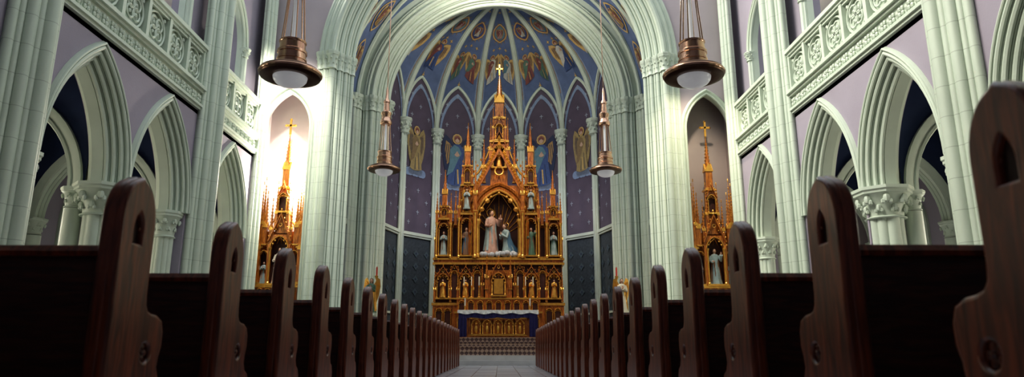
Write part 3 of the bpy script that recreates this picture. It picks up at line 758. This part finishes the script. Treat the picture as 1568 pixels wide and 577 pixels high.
def tower(x,hw,zn0,zn1,ztop,stages):
    w.box(x-hw,x+hw,Y0+.25,Y0+.85,4.7,zn1+.2)
    for e in (-1,1):
        w.box(x+e*hw-.05,x+e*hw+.05,Y0-.12,Y0+.3,4.7,zn1)
        g.lathe((x+e*hw,Y0-.15,4.7),[(.06,0),(.06,.1),(.035,.15),(.035,zn1-4.9),(.07,zn1-4.75),(.07,zn1-4.7)],8)
        pinnacle(w,g,x+e*hw,Y0-.1,zn1,.13,1.5)
    niche(w,g,dk,x,Y0-.02,zn0,zn1,hw*.68,.26,True,hw*1.9)
    g.box(x-hw*1.1,x+hw*1.1,Y0-.15,Y0+.5,zn1+.18,zn1+.28)
    z=zn1+.28
    for (q,h_) in stages:
        w.box(x-hw*q*.7,x+hw*q*.7,Y0+.1,Y0+.1+hw*q*1.4,z,z+h_)
        niche(w,g,dk,x,Y0+.04,z+.1,z+h_*.85,hw*q*.5,.02,True,hw*q*1.3)
        for e in (-1,1): pinnacle(w,g,x+e*hw*q*.85,Y0+.08,z,.10,h_*1.35)
        g.box(x-hw*q,x+hw*q,Y0+.0,Y0+.2+hw*q*1.4,z+h_,z+h_+.07); z+=h_+.07
    q=stages[-1][0] if stages else 1
    pinnacle(w,g,x,Y0+.1+hw*q*.6,z,hw*q*.95,ztop-z)
for e in (-1,1):
    tower(e*1.54,.36,4.85,6.6,11.55,[(.95,1.35),(.75,.9)])
    tower(e*2.62,.33,4.85,6.35,9.1,[(.75,.55)])
    niche(w,g,dk,e*2.09,Y0+.2,4.8,6.3,.13,.05,True,.6)
    pinnacle(w,g,e*2.08,Y0+.1,6.3,.14,1.7)
    pinnacle(w,g,e*2.98,Y0+.1,4.7,.14,2.6)
    pinnacle(w,g,e*1.13,Y0-.2,6.9,.17,2.6); w.box(e*1.13-.09,e*1.13+.09,Y0-.28,Y0,4.7,6.95)
    g.lathe((e*1.13,Y0-.32,4.7),[(.07,0),(.07,.1),(.045,.15),(.045,2.0),(.08,2.15)],8)
    g.tube([(e*1.4,Y0+.3,8.6),(e*1.0,Y0+.3,9.0),(e*.6,Y0+.3,9.8),(e*.4,Y0+.3,10.4)],[.06,.06,.05,.04],6)
    for k in range(6): g.octa((e*(1.4-.17*k),Y0+.28,8.72+.3*k),.06,.09)
    pinnacle(w,g,e*.75,Y0+.2,8.4,.17,2.3)
w.box(-.42,.42,Y0+.2,Y0+.9,8.0,9.2)
niche(w,g,dk,0,Y0+.08,9.2,10.3,.30,.25,True,.9)
w.box(-.4,.4,Y0+.35,Y0+.8,9.1,10.5)
for e in (-1,1): pinnacle(w,g,e*.42,Y0+.1,9.2,.16,2.6)
g.box(-.48,.48,Y0,Y0+.85,10.45,10.55)
w.box(-.27,.27,Y0+.15,Y0+.7,10.55,11.7); niche(w,g,dk,0,Y0+.1,10.6,11.4,.18,.03,True,.6)
for e in (-1,1): pinnacle(w,g,e*.3,Y0+.15,10.55,.11,2.0)
g.box(-.32,.32,Y0+.1,Y0+.75,11.7,11.78)
pinnacle(w,g,0,Y0+.42,11.78,.42,2.5); crosstop(g,0,Y0+.42,14.12,.40)
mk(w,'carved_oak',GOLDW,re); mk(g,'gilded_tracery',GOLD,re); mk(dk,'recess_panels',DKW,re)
cl=MB()
for k in range(14): cl.ball((-.75+.115*k+random.uniform(-.05,.05),Y0+.05+random.uniform(-.1,.15),4.85+random.uniform(0,.12)),.15,.14,.13,8,6)
mk(cl,'cloud_base',CLOUD,re,True)
statue('coronation_statue',(-.35,Y0+.28,4.95),2.15,RB_PINK,RB_GREY,rot=.5,halo=True,hands='bless',parent=re)
statue('kneeling_virgin_statue',(.42,Y0+.24,4.95),1.85,RB_GREY,RB_BLUE,rot=-.9,kneel=True,halo=True,parent=re)
for e,(a,b) in zip((-1,1),((RB_BROWN,RB_BLUE),(RB_GREEN,RB_BROWN))):
    statue('saint_statue',(e*1.54,Y0+.11,4.87),1.35,a,b,hands='bless',parent=re); statue('saint_statue',(e*2.62,Y0+.1,4.87),1.15,RB_GREY,a,parent=re)
    statue('saint_statue',(e*1.54,Y0-.15,7.05),1.0,RB_GREY,RB_BROWN,wings=True,parent=re)
    for x in (1.54,2.6): statue('saint_statue',(e*x,Y0-.12,2.86),.85,GOLD,GOLDW,parent=re)
statue('saint_statue',(0,Y0+.2,9.22),.85,GOLD,GOLDW,parent=re)
cs=MB(); cc_=MB()
for x in (-1.6,-1.25,-.9,.9,1.25,1.6):
    cs.lathe((x,Y0-.35,2.83),[(.09,0),(.09,.03),(.03,.08),(.045,.16),(.02,.22),(.02,.5),(.045,.53),(.055,.56)],10)
    cc_.lathe((x,Y0-.35,3.39),[(.02,0),(.02,.4),(.004,.43)],8)
mk(cs,'candlesticks',GOLD,re,True); mk(cc_,'candles',CANDLE,re,True)

# ------------------------------------------------------------ side altars
for sg in (-1,1):
    sa=empty('side_altar'); w=MB(); g=MB(); dk=MB(); x0=sg*NX; y0=26.15
    w.box(x0-.82,x0+.82,y0-.35,y0+.6,.95,2.1); g.box(x0-.86,x0+.86,y0-.42,y0+.6,2.1,2.2); w.box(x0-.78,x0+.78,y0,y0+.6,2.2,2.8); g.box(x0-.82,x0+.82,y0-.06,y0+.6,2.8,2.88)
    for k in range(5): niche(w,g,dk,x0-.6+.3*k,y0-.02,2.28,2.75,.1,.02,False); niche(w,g,dk,x0-.6+.3*k,y0-.37,1.1,2.0,.11,.02,False)
    w.box(x0-.75,x0+.75,y0+.3,y0+.55,2.88,5.0)
    niche(w,g,dk,x0,y0+.0,2.95,4.75,.32,.28,True,1.05)
    for e in (-1,1):
        niche(w,g,dk,x0+e*.58,y0+.08,2.95,4.2,.15,.2,True,.5)
        for xx,zz,hh,s_ in ((.38,4.4,1.9,.11),(.78,2.9,4.2,.14),(.60,4.4,2.2,.16),(.22,5.0,2.0,.10),(.70,4.3,2.9,.12)): pinnacle(w,g,x0+e*xx,y0+.05,zz,s_,hh)
        w.box(x0+e*.38-.05,x0+e*.38+.05,y0-.05,y0+.1,2.9,4.45)
        g.tube([(x0+e*.6,y0+.2,5.0),(x0+e*.35,y0+.2,5.4),(x0+e*.15,y0+.2,6.1)],.035,5)
        statue('saint_statue',(x0+e*.58,y0+.17,2.96),.85,RB_GREY if e*sg>0 else RB_BROWN,GOLDW,parent=sa)
    w.box(x0-.24,x0+.24,y0+.1,y0+.5,4.9,5.7); niche(w,g,dk,x0,y0+.05,5.75,6.45,.15,.1,True,.5)
    w.box(x0-.17,x0+.17,y0+.17,y0+.45,5.7,6.7); g.box(x0-.24,x0+.24,y0,y0+.5,5.68,5.75); g.box(x0-.22,x0+.22,y0+.05,y0+.5,6.65,6.72)
    pinnacle(w,g,x0,y0+.28,6.72,.27,2.3); crosstop(g,x0,y0+.28,8.95,.42)
    mk(w,'carved_oak',GOLDW,sa); mk(g,'gilded_tracery',GOLD,sa); mk(dk,'recess_panels',DKW,sa)
    statue('patron_statue',(x0,y0+.15,2.96),1.4,RB_WHITE if sg<0 else RB_GREY,RB_PINK if sg<0 else RB_BROWN,hands='bless',parent=sa)

# ------------------------------------------------------------ free-standing altar
al=empty('altar_table'); ya=26.7
a=MB(); a.box(-1.35,1.35,ya+.1,ya+.85,.95,1.93); a.box(-1.45,1.45,ya+.02,ya+.9,.95,1.05)
mk(a,'altar_body',GOLDW,al)
w=MB(); g=MB(); dk=MB()
for k in range(5): niche(w,g,dk,-.84+.42*k,ya+.06,1.1,1.62,.16,.03,False)
g.box(-1.1,1.1,ya+.0,ya+.1,1.66,1.72); g.box(-1.1,1.1,ya+.0,ya+.1,1.02,1.07)
for k in range(5): g.ball((-.84+.42*k,ya+.06,1.27),.07,.04,.16,8,6); g.ball((-.84+.42*k,ya+.05,1.48),.045,.04,.05,8,6)
mk(w,'relief_frame',GOLDW,al); mk(g,'relief_gilding',GOLD,al); mk(dk,'relief_back',GOLDW,al)
def drape(mb,x0,x1,y,z0f,z1,amp,fr,n=80):
    vs=[];fs=[]
    for i in range(n+1):
        x=x0+(x1-x0)*i/n; yy=y-amp*sin(x*fr)
        vs+= [(x,y,z1),(x,yy,z0f(x))]
    for i in range(n): fs.append((2*i,2*i+1,2*i+3,2*i+2))
    mb.add(vs,fs)
c=MB(); drape(c,-1.5,1.5,ya-.02,lambda x:1.72-.05*abs(sin(x*3.2)),1.93,.02,26)
drape(c,-1.52,-1.2,ya-.03,lambda x:.99,1.93,.03,50,30); drape(c,1.2,1.52,ya-.03,lambda x:.99,1.93,.03,50,30)
for e in (-1,1): c.box(min(e*1.36,e*1.52),max(e*1.36,e*1.52),ya,ya+.9,.99,1.93)
mk(c,'blue_frontal',ROYAL,al,True)
c=MB(); c.box(-1.56,1.56,ya-.06,ya+.97,1.93,2.0); drape(c,-1.56,1.56,ya-.06,lambda x:1.86-.025*sin(x*9),1.95,.015,30)
mk(c,'white_altar_cloth',WHITE,al)
for x in (-1.3,1.25):
    o=empty('altar_candlestick'); c=MB(); c.lathe((x,ya+.4,2.0),[(.07,0),(.07,.02),(.02,.05),(.02,.16),(.05,.18)],10); mk(c,'stick',GOLD,o,True)
    c=MB(); c.lathe((x,ya+.4,2.18),[(.025,0),(.025,.28),(.004,.3)],8); mk(c,'candle',CANDLE,o,True)
for e in (-1,1):
    x=e*4.9-.05; o=empty('angel_torch_bearer')
    p=MB(); p.lathe((x,26.9,.95),[(.3,0),(.3,.1),(.22,.16),(.18,.3),(.18,.75),(.26,.85),(.26,.95)],8); mk(p,'pedestal',STONEP,o)
    statue('a',(x,26.9,1.9),1.35,RB_GREEN if e<0 else RB_WHITE,GOLD,wings=True,parent=o)
    t=MB(); t.lathe((x+.22*-e,26.72,1.95),[(.03,0),(.02,.1),(.02,1.2),(.06,1.3),(.07,1.36)],8); mk(t,'torch',GOLD,o,True)
    t=MB(); t.lathe((x+.22*-e,26.72,3.31),[(.035,0),(.035,.3),(.01,.36)],8); mk(t,'candle',REDC,o,True)

# ------------------------------------------------------------ pendants
def pendant(x,y,z,s=1.):
    o=empty('pendant_lamp'); c=MB(); d=MB(); l=MB()
    P=lambda L:[(r*s,zz*s) for r,zz in L]
    d.lathe((x,y,z),P([(.27,-.03),(.40,-.05),(.47,-.03),(.485,.0),(.485,.05),(.47,.075),(.40,.085),(.38,.12),(.34,.13),(.27,.135)]),32)
    c.lathe((x,y,z),P([(.49,.005),(.497,.02),(.497,.035),(.49,.045)]),32)
    c.lathe((x,y,z),P([(.30,.13),(.30,.16),(.23,.18),(.225,.24),(.235,.25),(.235,.28),(.22,.29),(.22,.36),(.235,.37),(.235,.41),(.21,.43),(.20,.54),(.215,.56),(.215,.58),(.1,.59)]),24)
    l.lathe((x,y,z),P([(.27,-.03),(.26,-.08),(.22,-.13),(.15,-.17),(.07,-.19),(.01,-.195)]),24)
    for k in range(6):
        a=2*pi*k/6; c.tube([(x+cos(a)*.19*s,y+sin(a)*.19*s,z+.58*s),(x+cos(a)*.12*s,y+sin(a)*.12*s,z+1.5*s)],.012*s,5)
    l.lathe((x,y,z),P([(.035,.59),(.035,1.45)]),12)
    c.lathe((x,y,z),P([(.16,1.45),(.18,1.48),(.18,1.56),(.15,1.6),(.14,1.75),(.16,1.78),(.16,1.84),(.10,1.9),(.08,2.15),(.10,2.17),(.10,2.22),(.05,2.3),(.04,2.55),(.015,2.7)]),16)
    c.tube([(x,y,z+2.65*s),(x,y,17.7)],.013,6)
    mk(d,'brim',COPD,o,True); mk(c,'copper_body',COPPER,o,True); mk(l,'glass_lens',LENS,o,True)
pendant(-3.30,10.3,4.81); pendant(3.2,10.3,4.85)
pendant(-3.48,20.2,5.85); pendant(3.3,20.2,5.85)

# ------------------------------------------------------------ lights
wd=D.worlds.new('World'); S.world=wd; wd.use_nodes=True
bg=wd.node_tree.nodes['Background']; bg.inputs[0].default_value=(.84,.92,1,1); bg.inputs[1].default_value=1.22
def light(kind,name,loc,target,energy,color,size=1.,**k):
    L=D.lights.new(name,kind); L.energy=energy; L.color=color
    if kind=='AREA': L.size=size
    if kind=='POINT': L.shadow_soft_size=size
    if kind=='SPOT': L.shadow_soft_size=size; L.spot_size=k.get('cone',1.); L.spot_blend=.8
    if kind=='SUN': L.angle=size
    o=D.objects.new(name,L); o.location=loc
    o.rotation_euler=(Vector(target)-Vector(loc)).to_track_quat('-Z','Y').to_euler(); COL.objects.link(o); return o
light('SUN','sun',(-20,0,20),(0,3,4),5.2,(1,.95,.80),radians(36))
light('SPOT','reredos_fill_spot',(-5.0,26.9,14.8),(0,32.5,5.5),1900,(1,.80,.55),.6,cone=1.0)  # pair of unseen spots added to brighten the reredos
light('SPOT','reredos_fill_spot',(5.0,26.9,14.8),(0,32.5,5.5),1900,(1,.80,.55),.6,cone=1.0)
light('POINT','chancel_fill_light',(0,28.3,17.3),(0,0,0),750,(1,.93,.80),.5)  # added fill above the frame, brightens chancel shafts and apse arch; no fitting
light('SPOT','side_altar_spot',(-7.6,22.5,14.5),(-8.4,26.3,8.5),4000,(1,.93,.80),.2,cone=.8)
light('SPOT','side_altar_spot',(7.2,23.0,12.5),(7.7,26.6,5.0),1500,(1,.86,.62),.2,cone=1.15)
light('POINT','niche_lamp',(-7.60,26.5,7.0),(0,0,0),1100,(1,.93,.78),.12)
light('POINT','apse_fill_light',(-1.54,33.7,7.6),(0,0,0),110,(.9,.92,1.),.25)  # added fill pair hidden behind the reredos towers, lifts apse walls and vault
light('POINT','apse_fill_light',(1.54,33.7,7.6),(0,0,0),110,(.9,.92,1.),.25)

# ------------------------------------------------------------ camera
cam=D.cameras.new('camera'); cam.lens=24; cam.sensor_width=36; cam.clip_end=200
co=D.objects.new('camera',cam); COL.objects.link(co); co.location=(.075,0,.55); co.rotation_euler=(radians(90+13.2),0,radians(-.99))
cam.dof.use_dof=True; cam.dof.focus_distance=22; cam.dof.aperture_fstop=2.8
S.camera=co
S.view_settings.view_transform='Standard'
try: S.view_settings.look='Medium High Contrast'
except Exception: S.view_settings.look='None'
